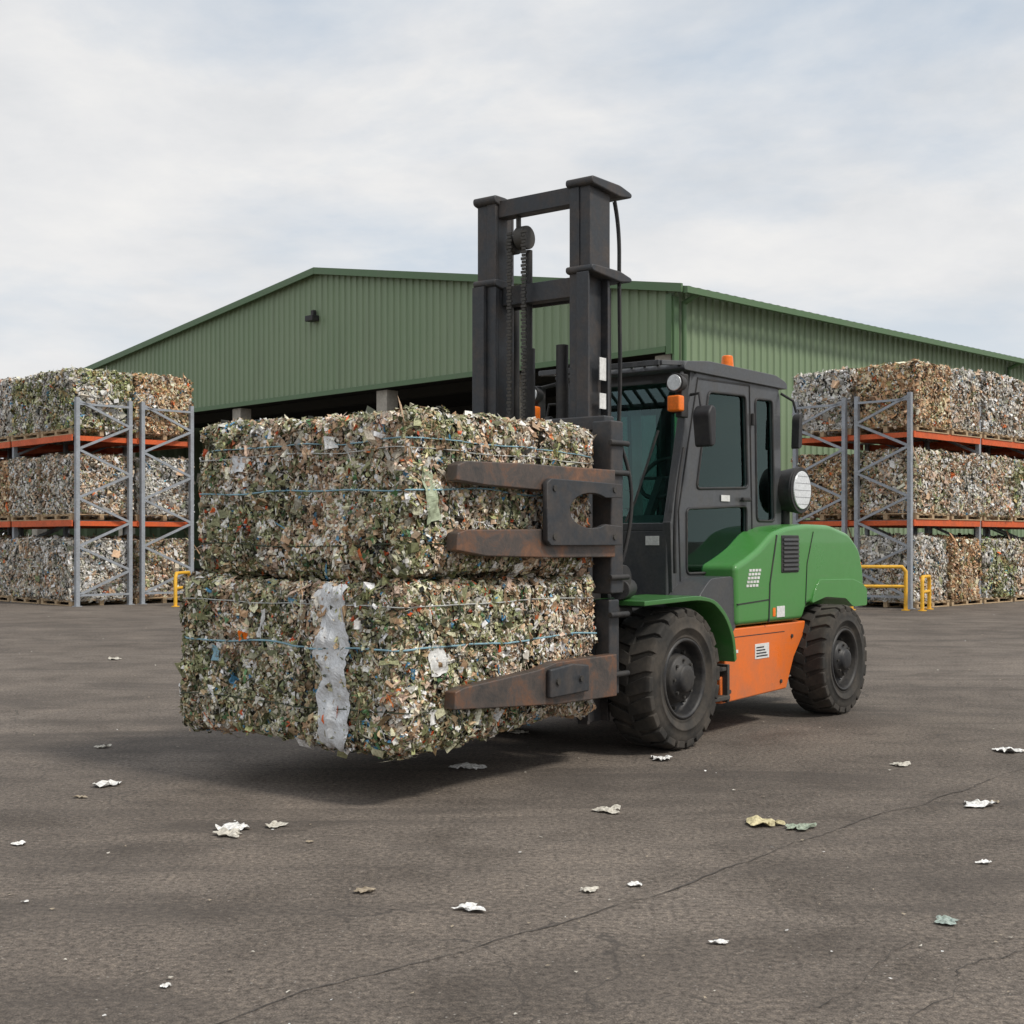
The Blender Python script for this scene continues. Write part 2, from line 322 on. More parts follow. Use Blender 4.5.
def make_bale(name,h,dens,size,seed,mixfn,pals,rr=.07,amp=.03,grid=40,big=.03,clump=11,loose=.04,grooves=()):
    f=mapper(h,rr,seed,amp,grooves); rs=np.random.default_rng(seed+1)
    V=[];F=[];C=[]
    faces=[(0,1,2,s) for s in(-1,1)]+[(1,0,2,s) for s in(-1,1)]+[(2,0,1,s) for s in(-1,1)]
    P=[];NN=[];CI=[];HT=[]
    sdv=Vector((seed*3.1,0,0))
    for (a,b,c,s) in faces:
        o=len(V)
        for i in range(grid+1):
            for j in range(grid+1):
                p=[0,0,0]; p[a]=s*h[a]; p[b]=(i/grid*2-1)*h[b]; p[c]=(j/grid*2-1)*h[c]
                q,n=f(p); V.append(tuple(q-n*.014)); C.append((.05,.043,.03,1))  # core coloured dark as painted shade in the crevices between flakes
        F+=[(o+i*(grid+1)+j,o+i*(grid+1)+j+1,o+(i+1)*(grid+1)+j+1,o+(i+1)*(grid+1)+j) for i in range(grid) for j in range(grid)]
        k=int(4*h[b]*h[c]*dens)
        uv=rs.uniform(-1,1,(k,2))
        for u,v in uv:
            p=[0,0,0]; p[a]=s*h[a]; p[b]=u*h[b]; p[c]=v*h[c]
            q,n=f(p); gd=0
            for ax,gp,dp in grooves:
                if abs(n[ax])<.5 and abs(q[ax]-gp)<.014: gd=1
            if gd and rs.random()<.75: continue
            P.append(q); NN.append(n)
            wq=q+noise.noise_vector(q*9)*.05
            CI.append(noise.cell(Vector((wq.x*clump,wq.y*clump,wq.z*clump*1.25))+sdv)); HT.append(noise.noise(q*16+sdv))
    P=np.array([tuple(p) for p in P]); NN=np.array([tuple(n) for n in NN]); K=len(P); CI=np.abs(np.array(CI))%1; HT=np.array(HT)
    T=rs.normal(size=(K,3))
    T-=NN*(T*NN).sum(1,keepdims=True); T/=np.linalg.norm(T,axis=1,keepdims=True)+1e-9
    B=np.cross(NN,T)
    a=size*np.exp(rs.normal(0,.42,K)); b=size*.62*np.exp(rs.normal(0,.42,K))
    bigm=rs.random(K)<big; a=np.where(bigm,a*2.2,a); b=np.where(bigm,b*1.7,b)
    thin=rs.random(K)<.12; a=np.where(thin,a*2.0,a); b=np.where(thin,b*.33,b)
    ls=rs.random(K)<loose
    off=(rs.uniform(-.010,.012,K)+HT*.014+np.where(ls,rs.uniform(.0,.02,K),0))*(size/.018)**.6
    m=np.array([mixfn(p,seed) for p in P])
    pidx=(rs.random(K)*.55+((CI*7.3)%1)*.45<m).astype(int)
    def pick(pal):
        c_,w_=pal; cum=np.cumsum(w_); cl=np.searchsorted(cum,np.clip((CI*13.7)%1,0,.9999)); rd=rs.choice(len(w_),K,p=w_)
        return c_[np.where(rs.random(K)<.32,cl,rd)]
    lum=(.68+.64*((CI*29.1)%1))
    col=np.where(pidx[:,None]==1,pick(pals[1]),pick(pals[0]))*np.exp(rs.normal(0,.23,(K,1)))*lum[:,None]
    col*=(1+.8*np.clip(HT,-.5,.3))[:,None]  # crevice shade put into the colour: hollows darker, raised flakes lighter
    tilt=np.where(ls,1.8,1.0)
    rows=[]
    curl=rs.uniform(-.2,1.0,K)*b*.9
    for si,sx_ in enumerate((-1,0,1)):
        for sy_ in (-1,1):
            hgt=rs.uniform(-.55,.65,K)*b*1.2*tilt+off+(curl if sx_==0 else 0)
            rows.append(P+T*(a*(sx_*rs.uniform(.5,1.2,K)+(rs.uniform(-.2,.2,K) if sx_==0 else 0)))[:,None]+B*(b*sy_*rs.uniform(.45,1.3,K))[:,None]+NN*hgt[:,None])
    Q=np.stack(rows,1).reshape(-1,3); o=len(V)
    V=np.concatenate([np.array(V),Q]); C=np.concatenate([np.array(C),np.repeat(np.concatenate([np.clip(col,0,.88),np.ones((K,1))],1),6,0)])
    base=(o+np.arange(K)*6)[:,None]
    F=F+np.concatenate([base+np.array([0,2,3,1]),base+np.array([2,4,5,3])],0).tolist()
    me=bpy.data.meshes.new(name); me.from_pydata(V.tolist(),[],F); me.update(); attrcol(me,C); me.materials.append(M['flake'])
    return me,f
TH=R(52.1); C0=Vector((-.622,7.4,0)); r_=Vector((math.cos(TH),math.sin(TH),0)); l_=Vector((-math.sin(TH),math.cos(TH),0))
def L2W(x,y,z): return C0+r_*x+l_*y+Vector((0,0,z))
def ss(a,b,x): t=max(0,min(1,(x-a)/(b-a))); return t*t*(3-2*t)
def mixU(p,s): return max(.08,min(.97,.28+.66*ss(-.25,.7,p[0])*(1 if p[1]<0 else .3)+1.2*noise.noise(Vector(p)*2.3+Vector((s,0,0)))))
strapm=paint('plastic_strap',(.26,.46,.55),.4); wirem=paint('bale_wire',(.05,.07,.04),.5,.3); strapw=paint('white_strap',(.6,.62,.6),.4)
film=paint('plastic_film',(.74,.76,.78),.3,0,.45,(.42,.40,.37),scale=14,bmp=.5)
for nm,cx_,cy_,cz_,h,sd,gr in (('waste_bale',.985,.90,1.770,(.92,.90,.468),11,((0,.30,.05),(1,.12,.035))),('waste_bale.001',.95,.94,.792,(.965,.955,.472),23,((0,.26,.05),(1,-.2,.03)))):
    me,f=make_bale(nm,h,6800,.0132,sd,mixU,[(PA,WA),(PB,WB)],rr=.085,amp=.036,grid=90,big=.05,clump=12,grooves=gr)
    o=bpy.data.objects.new(nm,me); COL.objects.link(o); o.location=L2W(cx_,cy_,cz_); o.rotation_euler=(0,0,TH)
    def loop(z,axis='z',off=.014,ph=0):
        pts=[];n=60
        if axis=='z': cs4=[(-h[0],-h[1]),(h[0],-h[1]),(h[0],h[1]),(-h[0],h[1])]
        else: cs4=[(-h[1],-h[2]),(h[1],-h[2]),(h[1],h[2]),(-h[1],h[2])]
        for i in range(4):
            A=cs4[i];B_=cs4[(i+1)%4]
            for k in range(n):
                t=k/n; u=A[0]*(1-t)+B_[0]*t; v=A[1]*(1-t)+B_[1]*t; jz=z+.025*noise.noise(Vector((u*2,v*2,z*9+ph)))
                p=(u,v,jz) if axis=='z' else (jz,u,v)
                q,n_=f(p); pts.append(tuple(q+n_*off))
        return pts
    for z,m_,r in (((-.30,wirem,.004),(.02,strapm,.005),(.29,strapm,.004),(.24,strapw,.003)) if sd==11 else ((-.26,wirem,.004),(.09,strapm,.006),(.33,strapw,.0035))):
        tube('strap',loop(z),r,m_,o,cyclic=True)
    for x in ((-.60,-.02,.5) if sd==11 else (-.5,.15)): tube('wire',loop(x,'x',.010),.0045,wirem,o,cyclic=True)
    def scrap(name,p,axis,wd,ht,mat,sd2,n=10,lift=.02,jag=1.0):
        vs=[];m_=int(n*max(1,ht/wd))
        for i in range(n+1):
            for j in range(m_+1):
                u=(i/n-.5)*wd; v=(j/m_-.5)*ht; edge=1+.9*jag*noise.noise(Vector((v*5,sd2,(i>n/2)*5)))+.35*jag*noise.noise(Vector((v*26,sd2,(i>n/2)*5)))
                q=list(p); q[axis]+=u*edge+.03*noise.noise(Vector((v*3,sd2,8)))*(ht>.5); q[2]+=v*(1+.4*noise.noise(Vector((u*12,sd2,5)))*jag)
                pos,nn_=f(q); cr=abs(noise.noise(Vector((u*22+sd2,v*6,sd2))))*.03+abs(noise.noise(Vector((u*60+sd2,v*30,sd2))))*.010
                vs.append(tuple(pos+nn_*(lift+cr-.010)))
        me=mesh(name,vs,[(i*(m_+1)+j,(i+1)*(m_+1)+j,(i+1)*(m_+1)+j+1,i*(m_+1)+j+1) for i in range(n) for j in range(m_)])
        finish(me,name,mat,o)
    if sd==23:
        scrap('plastic_film_sheet',(-h[0],-.45,-.03),1,.21,.92,film,3.3,16,.022,.5)
        scrap('white_paper_scrap',(-.92+.25,-h[1],.02),0,.12,.17,M['white'],7.1,8); scrap('white_paper_scrap',(-.70,-h[1],-.3),0,.07,.09,M['white'],9.1,8)
        scrap('torn_card',(-h[0],.35,.12),1,.05,.06,M['amber'],1.1,8); scrap('blue_scrap',(-h[0],.62,.0),1,.08,.09,strapm,2.1,8)
        scrap('white_paper_scrap',(-h[0],.2,.2),1,.04,.2,M['white'],4.7,6)
    else:
        scrap('green_film_scrap',(-.75,-h[1],-.02),0,.08,.26,paint('pale_green_film',(.42,.48,.33),.4),5.3,8)
        scrap('white_paper_scrap',(.35,-h[1],-.36),0,.06,.06,M['white'],6.3,8); scrap('card_scrap',(-h[0],-.3,.3),1,.09,.07,M['white'],8.3,8)
        scrap('grey_scrap',(-h[0],.5,.2),1,.10,.09,film,3.9,8)

# ---------------------------------------------------------------- forklift
FK=bpy.data.objects.new('forklift',None); COL.objects.link(FK); FK.location=C0; FK.rotation_euler=(0,0,TH)
def wheel(tag,x,yo,Rr,W,s):
    def lathe(prof,name,mat,n=56):
        vs=[];fs=[]
        for i in range(n):
            t=2*math.pi*i/n
            for (r,a) in prof: vs.append((x+r*math.cos(t),yo-s*a,Rr+r*math.sin(t)))
        k=len(prof)
        for i in range(n):
            for j in range(k-1):
                q=(i*k+j,i*k+j+1,((i+1)%n)*k+j+1,((i+1)%n)*k+j); fs.append(q if s<0 else q[::-1])
        me=mesh(name,vs,fs); me.polygons.foreach_set('use_smooth',[True]*len(me.polygons)); finish(me,name,mat,FK)
    lathe([(.54*Rr,.06),(.565*Rr,.02),(.6*Rr,.012),(.615*Rr,.018),(.63*Rr,.008),(.70*Rr,-.002),(.705*Rr,-.006),(.725*Rr,-.006),(.73*Rr,-.002),(.80*Rr,.0),(.90*Rr,.008),(.94*Rr,.03),(.955*Rr,.06),(.955*Rr,W-.06),(.94*Rr,W-.03),(.75*Rr,W),(.56*Rr,W-.03)],tag+'_tyre',M['rubber'])
    lathe([(.575*Rr,.03),(.56*Rr,.008),(.53*Rr,.008),(.51*Rr,.03),(.50*Rr,.085),(.47*Rr,.115),(.40*Rr,.12),(.36*Rr,.11),(.33*Rr,.05),(.31*Rr,.03),(.21*Rr,.028),(.195*Rr,-.0),(.17*Rr,-.012),(.12*Rr,-.016),(.0,-.018)],tag+'_rim',M['rim'])
    a=Acc()
    for i in range(10):
        t=2*math.pi*(i+.5)/10; cx1=x+.425*Rr*math.cos(t); cz=Rr+.425*Rr*math.sin(t); a.cyl((cx1,yo-s*.125,cz),(cx1,yo-s*.09,cz),.014,6)
    for i in range(8):
        t=2*math.pi*i/8; cx1=x+.26*Rr*math.cos(t); cz=Rr+.26*Rr*math.sin(t); a.cyl((cx1,yo-s*.04,cz),(cx1,yo-s*.012,cz),.011,6)
    a.out(tag+'_bolts',M['hub'],FK)
    a=Acc(); n=22
    for side in (0,1):
        for i in range(n):
            t0=2*math.pi*(i+side*.5)/n; dw=2*math.pi/n*.38; sk=.12
            vs=[]
            for (ax,rb,rt,tt,dd) in ((.004,.87*Rr,.965*Rr,t0,dw),(.035,.9*Rr,Rr*.998,t0,dw),(W*.53,.94*Rr,Rr,t0+sk,dw*.8)):
                if side: ax=W-ax
                for (rad,ang) in ((rb,tt-dd),(rb,tt+dd),(rt,tt+dd),(rt,tt-dd)):
                    vs.append((x+rad*math.cos(ang),yo-s*ax,Rr+rad*math.sin(ang)))
            fsx=[(0,1,2,3),(8,11,10,9)]
            for k in (0,4):
                fsx+=[(k+j,k+4+j,k+4+(j+1)%4,k+(j+1)%4) for j in range(4)]
            a.add(vs,fsx)
    a.out(tag+'_tread',M['rubber'],FK,.006)
wheel('front_wheel_l',2.81,-.18,.510,.37,-1); wheel('front_wheel_r',2.81,1.74,.510,.37,1)
wheel('rear_wheel_l',5.36,-.26,.472,.34,-1); wheel('rear_wheel_r',5.36,1.82,.472,.34,1)
cyl('front_axle',(2.81,.15,.5),(2.81,1.41,.5),.13,M['black'],FK); cyl('rear_axle',(5.36,.05,.472),(5.36,1.5,.472),.09,M['black'],FK)
box('axle_housing',2.6,3.1,.45,1.1,.28,.75,M['black'],FK,.04)
box('chassis',2.5,4.9,.24,1.32,.34,.98,M['black'],FK,.03)
og=[(3.50,.815),(3.50,.62),(3.62,.59),(3.62,.47),(3.54,.45),(3.56,.245),(4.66,.27),(4.80,.52),(4.98,.70),(5.02,.815)]
prism('side_tank_l',og,-.045,.40,M['orange'],FK,.014,3); prism('side_tank_r',og,1.16,1.605,M['orange'],FK,.014,3)
a=Acc(); a.box(3.33,3.60,-.1,.24,.28,.315); a.box(3.36,3.63,-.08,.24,.50,.53); a.box(3.575,3.61,-.09,.2,.26,.55); a.box(3.33,3.35,-.09,.2,.26,.55); a.out('entry_step',M['hub'],FK,.006)
box('tank_seam',3.66,4.62,-.0475,-.044,.742,.748,M['black'],FK,0)
a=Acc()
for (x,z) in ((3.68,.33),(4.55,.34),(3.68,.70),(4.75,.70)): a.cyl((x,-.056,z),(x,-.04,z),.016,8)
a.out('tank_bolts',M['hub'],FK)
gb=[(3.75,.83),(3.73,1.30),(3.90,1.35),(4.12,1.43),(4.36,1.56),(4.6,1.61),(5.0,1.635),(5.45,1.63),(5.85,1.56),(6.08,1.42),(6.17,1.20),(6.18,.93),(5.88,.93),(5.70,1.0),(5.33,1.02),(4.99,.95),(4.9,.83)]
o=prism('counterweight_body',smooth_poly(gb,.07,3,(0,1,11,12,13,14,15,16)),-.075,1.635,M['green'],FK,.042,4)
o.modifiers['b'].angle_limit=R(50)
prism('counterweight_rear_pad',smooth_poly([(5.1,1.06),(5.2,1.16),(5.9,1.15),(6.12,1.10),(6.21,1.05),(6.21,.90),(5.90,.90),(5.74,.98),(5.33,1.005),(5.05,.96)],.03,3),-.090,1.650,M['green'],FK,.018,3)
box('counterweight_lower',5.5,6.08,.32,1.24,.36,.96,M['green'],FK,.06)
box('tail_lamp',6.165,6.20,-.04,.06,1.16,1.30,M['amber'],FK,.01)
box('tow_pin',6.05,6.2,.68,.88,.45,.6,M['black'],FK,.02)
def strip(name,pts,w_,y,mat):
    for i in range(len(pts)-1):
        p=Vector((pts[i][0],y,pts[i][1])); q=Vector((pts[i+1][0],y,pts[i+1][1])); a=Acc(); d=(q-p).normalized(); nrm=Vector((-d.z,0,d.x))*w_/2
        a.add([p+nrm+Vector((0,-.003,0)),p-nrm+Vector((0,-.003,0)),q-nrm+Vector((0,-.003,0)),q+nrm+Vector((0,-.003,0)),p+nrm+Vector((0,.01,0)),p-nrm+Vector((0,.01,0)),q-nrm+Vector((0,.01,0)),q+nrm+Vector((0,.01,0))],BF)
        a.out(name,mat,FK)
strip('panel_seam',[(4.28,.84),(4.30,1.15),(4.42,1.54)],.018,-.0765,M['black'])
strip('panel_seam',[(3.76,1.0),(4.29,1.02)],.009,-.0765,M['black'])
strip('panel_seam',[(4.95,.96),(4.98,1.30),(5.1,1.57)],.010,-.0765,M['black'])
box('vent',4.50,4.82,-.083,-.06,1.23,1.54,M['black'],FK,.01)
a=Acc()
for i in range(8): a.box(4.52,4.80,-.094,-.0815,1.250+i*.035,1.268+i*.035)
a.out('vent_louvres',M['cab'],FK)
a=Acc()
for i in range(5):
    for j in range(4): a.box(3.90+.052*j+.012*i,3.94+.052*j+.012*i,-.0785,-.0748,1.13+.03*i,1.15+.03*i)
a.out('side_decal',M['white'],FK)
box('warning_label',4.10,4.34,-.049,-.0445,.55,.67,M['white'],FK,.001)
a=Acc()
for i in range(4): a.box(4.12,4.31-.02*i,-.0508,-.0488,.567+.023*i,.577+.023*i)
a.out('label_text',M['black'],FK)
box('warning_label',3.66,3.82,-.049,-.0445,.62,.645,M['white'],FK,.001)
box('warning_label',4.42,4.56,-.0795,-.0745,.87,.96,M['white'],FK,.001)
box('red_label',4.35,4.395,-.0795,-.0745,.88,.95,M['amber'],FK,.001)
fo=[(2.22,1.085),(2.95,1.10),(3.2,1.06),(3.38,.94),(3.49,.78),(3.52,.60)]
fi=[(x-.0,z-.035) if i<2 else (x-.035,z-.02) for i,(x,z) in enumerate(fo)]
for yy in ((-.20,.24),(1.32,1.76)):
    prism('front_fender',smooth_poly(fo,.08,3,(0,5))+smooth_poly(fi,.08,3,(0,5))[::-1],yy[0],yy[1],M['dgreen'],FK,.006)
for yy in ((-.05,.22),(1.34,1.61)):
    prism('fender_skirt',smooth_poly([(3.2,1.07),(3.33,1.17),(3.40,1.21),(3.72,1.22),(3.78,1.16),(3.78,.82),(3.52,.62),(3.47,.80),(3.36,.95)],.03,3),yy[0],yy[1],M['cab'],FK,.018,3)
# cab
CY0,CY1=.20,1.36
outl=smooth_poly([(3.30,1.10),(3.24,1.70),(3.53,2.74),(3.66,2.84),(4.92,2.86),(5.03,2.74),(5.05,1.58),(4.55,1.50),(4.15,1.36),(3.9,1.17),(3.82,1.06)],.07,4)
w1=smooth_poly([(3.60,1.90),(3.79,2.67),(4.40,2.69),(4.44,1.93)],.05,4)
w2=smooth_poly([(3.45,1.74),(4.42,1.78),(4.42,1.48),(4.05,1.33),(3.84,1.24),(3.45,1.24)],.05,4)
w3=smooth_poly([(4.60,1.66),(4.57,2.68),(4.88,2.69),(4.92,1.66)],.05,4)
for yy,t in ((CY0+.02,'l'),(CY1-.02,'r')):
    plate('cab_side_'+t,outl,[w1,w2,w3],yy,.03,M['cab'],FK)
    plate('cab_side_glass_'+t,[(3.40,1.16),(3.38,1.75),(3.70,2.72),(4.93,2.73),(4.95,1.62),(4.5,1.48),(4.1,1.32),(3.85,1.18)],[],yy,.002,M['glass'],FK,0)
    for wn in (w1,w2,w3):
        tube('window_seal',[(p[0],yy+(-.022 if t=='l' else .022),p[1]) for p in wn],.011,M['black'],FK,cyclic=True)
seam=[(3.36,1.14),(3.33,1.72),(3.62,2.76),(4.47,2.78),(4.52,1.50)]
strip('door_seam',seam,.012,CY0-.004,M['black'])
box('door_handle',4.30,4.43,CY0-.045,CY0-.012,1.815,1.85,M['black'],FK,.01)
for z in (1.35,2.45): cyl('door_hinge',(4.50,CY0-.02,z),(4.50,CY0-.02,z+.1),.016,M['black'],FK,12)
box('door_label',3.98,4.12,CY0-.012,CY0-.0065,1.81,1.86,M['white'],FK,.001)
tube('grab_rail',[(3.20,CY0-.05,1.25),(3.17,CY0-.06,1.5),(3.2,CY0-.06,1.85),(3.33,CY0-.05,2.2)],.014,M['black'],FK,smoothcurve=True)
prism('cab_roof',smooth_poly([(3.36,2.80),(3.40,2.87),(3.75,2.905),(4.9,2.905),(5.10,2.86),(5.12,2.80)],.04,3),CY0-.03,CY1+.03,M['cab'],FK,.03,4)
a=Acc()
for i in range(9): 
    y=CY0+.1+i*.12; a.bar((3.10,y,2.83),(3.42,y,2.865),.022)
a.bar((3.10,CY0+.02,2.83),(3.10,CY1-.02,2.83),.04); a.bar((3.10,CY0+.02,2.83),(3.5,CY0+.02,2.865),.035); a.bar((3.10,CY1-.02,2.83),(3.5,CY1-.02,2.865),.035)
a.out('overhead_guard_bars',M['cab'],FK,.003)
a=Acc()
for y in (CY0+.035,CY1-.035): a.bar((3.25,y,1.62),(3.555,y,2.80),.07,.06); a.bar((3.28,y,1.1),(3.25,y,1.64),.07,.07)
a.bar((3.545,CY0,2.77),(3.545,CY1,2.77),.06,.08); a.bar((3.245,CY0,1.60),(3.245,CY1,1.60),.05,.06)
a.box(5.0,5.05,CY0+.02,CY1-.02,2.65,2.82); a.box(4.99,5.05,CY0+.02,CY0+.1,1.5,2.7); a.box(4.99,5.05,CY1-.1,CY1-.02,1.5,2.7)
a.out('cab_frame',M['cab'],FK,.006)
box('front_cowl',3.22,3.32,CY0+.03,CY1-.03,.98,1.58,M['cab'],FK,.02)
finish(mesh('windscreen',[(3.262,CY0+.06,1.62),(3.262,CY1-.06,1.62),(3.545,CY1-.06,2.75),(3.545,CY0+.06,2.75)],[(0,1,2,3)]),'windscreen',M['glass'],FK)
finish(mesh('rear_window',[(5.02,CY0+.08,1.62),(5.02,CY1-.08,1.62),(5.02,CY1-.08,2.68),(5.02,CY0+.08,2.68)],[(0,1,2,3)]),'rear_window',M['glass'],FK)
tube('wiper',[(3.24,.62,1.64),(3.27,.55,1.8),(3.40,.42,2.35)],.010,M['black'],FK)
box('windscreen_label',3.212,3.219,.30,.42,1.46,1.53,M['white'],FK,.001)
# interior
box('cab_floor',3.3,5.0,CY0+.05,CY1-.05,1.0,1.08,M['inside'],FK,.01)
prism('dashboard',[(3.30,1.08),(3.30,1.62),(3.42,1.70),(3.52,1.62),(3.50,1.08)],CY0+.15,CY1-.15,M['inside'],FK,.02)
prism('seat_base',smooth_poly([(4.15,1.4),(4.12,1.58),(4.62,1.56),(4.66,1.4)],.05),.52,1.04,M['seat'],FK,.03,3)
prism('seat_back',smooth_poly([(4.48,1.55),(4.62,2.3),(4.75,2.28),(4.66,1.5)],.05),.54,1.02,M['seat'],FK,.04,3)
prism('headrest',smooth_poly([(4.62,2.32),(4.65,2.52),(4.75,2.5),(4.72,2.3)],.03),.66,.9,M['seat'],FK,.03,3)
box('seat_pedestal',4.2,4.7,.5,1.06,1.08,1.4,M['inside'],FK,.03)
prism('seat_console',[(4.0,1.62),(4.0,1.72),(4.5,1.70),(4.5,1.62)],.38,.5,M['inside'],FK,.02)
pts=[]
for i in range(28):
    t=2*math.pi*i/28; c_=Vector((3.76,.60,2.0)); u=Vector((0,1,0)); v=Vector((.57,0,.82)); pts.append(tuple(c_+(u*math.cos(t)+v*math.sin(t))*.20))
tube('steering_wheel',pts,.018,M['black'],FK,cyclic=True)
a=Acc(); a.bar((3.46,.60,1.55),(3.74,.60,1.99),.06); a.bar((3.76,.41,2.0),(3.76,.79,2.0),.025); a.bar((3.76,.60,2.0),(3.66,.60,1.85),.025); a.out('steering_column',M['black'],FK,.004)
a=Acc()
for i in range(4): a.cyl((3.60,.95+.06*i,1.6),(3.66,.95+.06*i,1.88),.009,8); a.cyl((3.655,.95+.06*i,1.86),(3.67,.95+.06*i,1.92),.02,10)
a.out('hydraulic_levers',M['black'],FK,.002)
tube('mirror_arm',[(3.50,CY0-.01,2.62),(3.44,.08,2.62),(3.42,.05,2.5),(3.43,.04,2.40)],.012,M['black'],FK)
prism('mirror_l',smooth_poly([(3.40,2.20),(3.36,2.46),(3.42,2.53),(3.48,2.50),(3.47,2.22)],.03),-.05,.10,M['black'],FK,.035,4)
tube('mirror_arm_r',[(3.50,CY1+.01,2.62),(3.44,1.5,2.62),(3.43,1.54,2.40)],.012,M['black'],FK)
prism('mirror_r',smooth_poly([(3.40,2.20),(3.36,2.46),(3.42,2.53),(3.48,2.50),(3.47,2.22)],.03),1.46,1.61,M['black'],FK,.035,4)
tube('rear_mirror_arm',[(5.03,CY0-.01,2.76),(5.12,.12,2.70),(5.14,.10,2.6)],.012,M['black'],FK)
prism('rear_mirror',smooth_poly([(5.10,2.28),(5.12,2.56),(5.18,2.60),(5.17,2.30)],.03),.06,.13,M['black'],FK,.02,3)
for y in (.12,1.46):
    cyl('headlamp_housing',(3.14,y,2.675),(3.24,y,2.675),.075,M['black'],FK,24,.055); cyl('headlamp_lens',(3.132,y,2.675),(3.142,y,2.675),.060,M['lens'],FK)
    box('indicator_lamp',3.12,3.20,y-.055,y+.055,2.46,2.58,M['amber'],FK,.015); box('lamp_bracket',3.20,3.30,y-.03,y+.03,2.42,2.75,M['black'],FK,.01)
    tube('lamp_arm',[(3.24,y,2.73),(3.40,y+(.09 if y<.5 else -.09),2.78)],.016,M['black'],FK)
cyl('beacon_base',(4.50,.42,2.90),(4.50,.42,2.945),.06,M['black'],FK); cyl('beacon',(4.50,.42,2.945),(4.50,.42,3.05),.055,M['amber'],FK,24,.045,.012)
cyl('work_lamp_drum',(5.17,.08,1.93),(5.17,.32,1.93),.205,M['black'],FK,36,.16,.01); cyl('work_lamp_bezel',(5.17,.065,1.93),(5.17,.09,1.93),.20,M['black'],FK,36); cyl('work_lamp_lens',(5.17,.052,1.93),(5.17,.068,1.93),.165,M['lens'],FK,36,None,.006)
a=Acc()
for i in range(5): 
    zz_=1.93-.12+i*.06; hw=math.sqrt(max(0,.155**2-(zz_-1.93)**2)); a.box(5.17-hw,5.17+hw,.0490,.0512,zz_-.002,zz_+.002)
a.out('lens_ribs',M['chrome'],FK)
cyl('lamp_post',(5.17,.22,1.58),(5.17,.22,1.78),.04,M['black'],FK)
tube('exhaust_pipe',[(5.16,1.2,1.6),(5.16,1.2,2.7),(5.2,1.2,2.85),(5.3,1.2,2.9)],.04,M['black'],FK)
# mast
a=Acc()
def channel(a,y0,y1,x0,x1,z0,z1,open_to):
    t=.028
    a.box(x0,x0+t,y0,y1,z0,z1); a.box(x1-t,x1,y0,y1,z0,z1)
    if open_to>0: a.box(x0+t,x1-t,y0,y0+t,z0,z1)
    else: a.box(x0+t,x1-t,y1-t,y1,z0,z1)
channel(a,.215,.30,2.14,2.42,.22,3.38,-1); channel(a,1.13,1.225,2.14,2.42,.22,3.38,1)
a.box(2.125,2.139,.20,.30,.25,3.36); a.box(2.125,2.139,1.13,1.24,.25,3.36)
a.out('outer_mast',M['mast'],FK,.004)
a=Acc(); channel(a,.303,.385,2.16,2.38,.3,4.0,-1); channel(a,1.045,1.127,2.16,2.38,.3,4.0,1)
a.box(2.19,2.30,.386,1.044,3.86,3.985); a.box(2.22,2.34,.386,1.044,1.2,1.32); a.box(2.425,2.46,.25,1.18,3.22,3.36); a.box(2.24,2.34,.386,1.044,3.22,3.36)
a.box(2.17,2.42,.215,.302,3.40,3.98); a.box(2.17,2.40,1.128,1.225,3.40,3.98)
a.out('inner_mast',M['mast'],FK,.006)
for z0,z1 in ((3.935,4.02),(3.33,3.41)):
    for y0,y1,xe in ((.17,.40,2.64),(1.03,1.24,2.42)):
        prism('mast_head_bracket',smooth_poly([(2.13,z0+.03),(2.13,z1),(xe-.15,z1),(xe,z1-.03),(xe,z0+.02),(xe-.15,z0)],.03),y0,y1,M['mast'],FK,.012,3)
a=Acc()
for y in (.56,.86): a.cyl((2.32,y,.4),(2.32,y,2.9),.045)
a.cyl((2.32,.86,2.9),(2.32,.86,3.62),.026)
a.cyl((2.50,.30,.35),(2.50,.30,3.3),.035); a.cyl((2.50,1.13,.35),(2.50,1.13,3.3),.035)
a.out('lift_cylinders',M['black'],FK,.003)
a=Acc(); a.cyl((2.26,.82,3.70),(2.26,.90,3.70),.085,20); a.cyl((2.26,.92,3.66),(2.26,.98,3.66),.07,20); a.box(2.24,2.28,.90,.92,3.66,3.87); a.out('chain_sheaves',M['hub'],FK,.004)
a=Acc()
for y in (.80,.93):
    for i in range(120):
        z=.8+i*.0245; wdt=.022 if i%2 else .014; a.box(2.17,2.185,y-wdt,y+wdt,z,z+.019)
a.out('lift_chains',M['hub'],FK)
for k,(x,y) in enumerate(((2.54,.22),(2.57,.25))):
    tube('hydraulic_hose',[(x-.05,y,3.92),(x,y-.01,3.75),(x-.02,y-.02,3.3),(x,y-.02,2.6),(x-.02,y,2.0),(x-.1,y+.02,1.4)],.010,M['black'],FK,smoothcurve=True)
box('mast_label',2.28,2.36,.208,.2145,2.62,2.78,M['white'],FK,.001); box('mast_label',2.28,2.36,.208,.2145,2.42,2.53,M['white'],FK,.001)
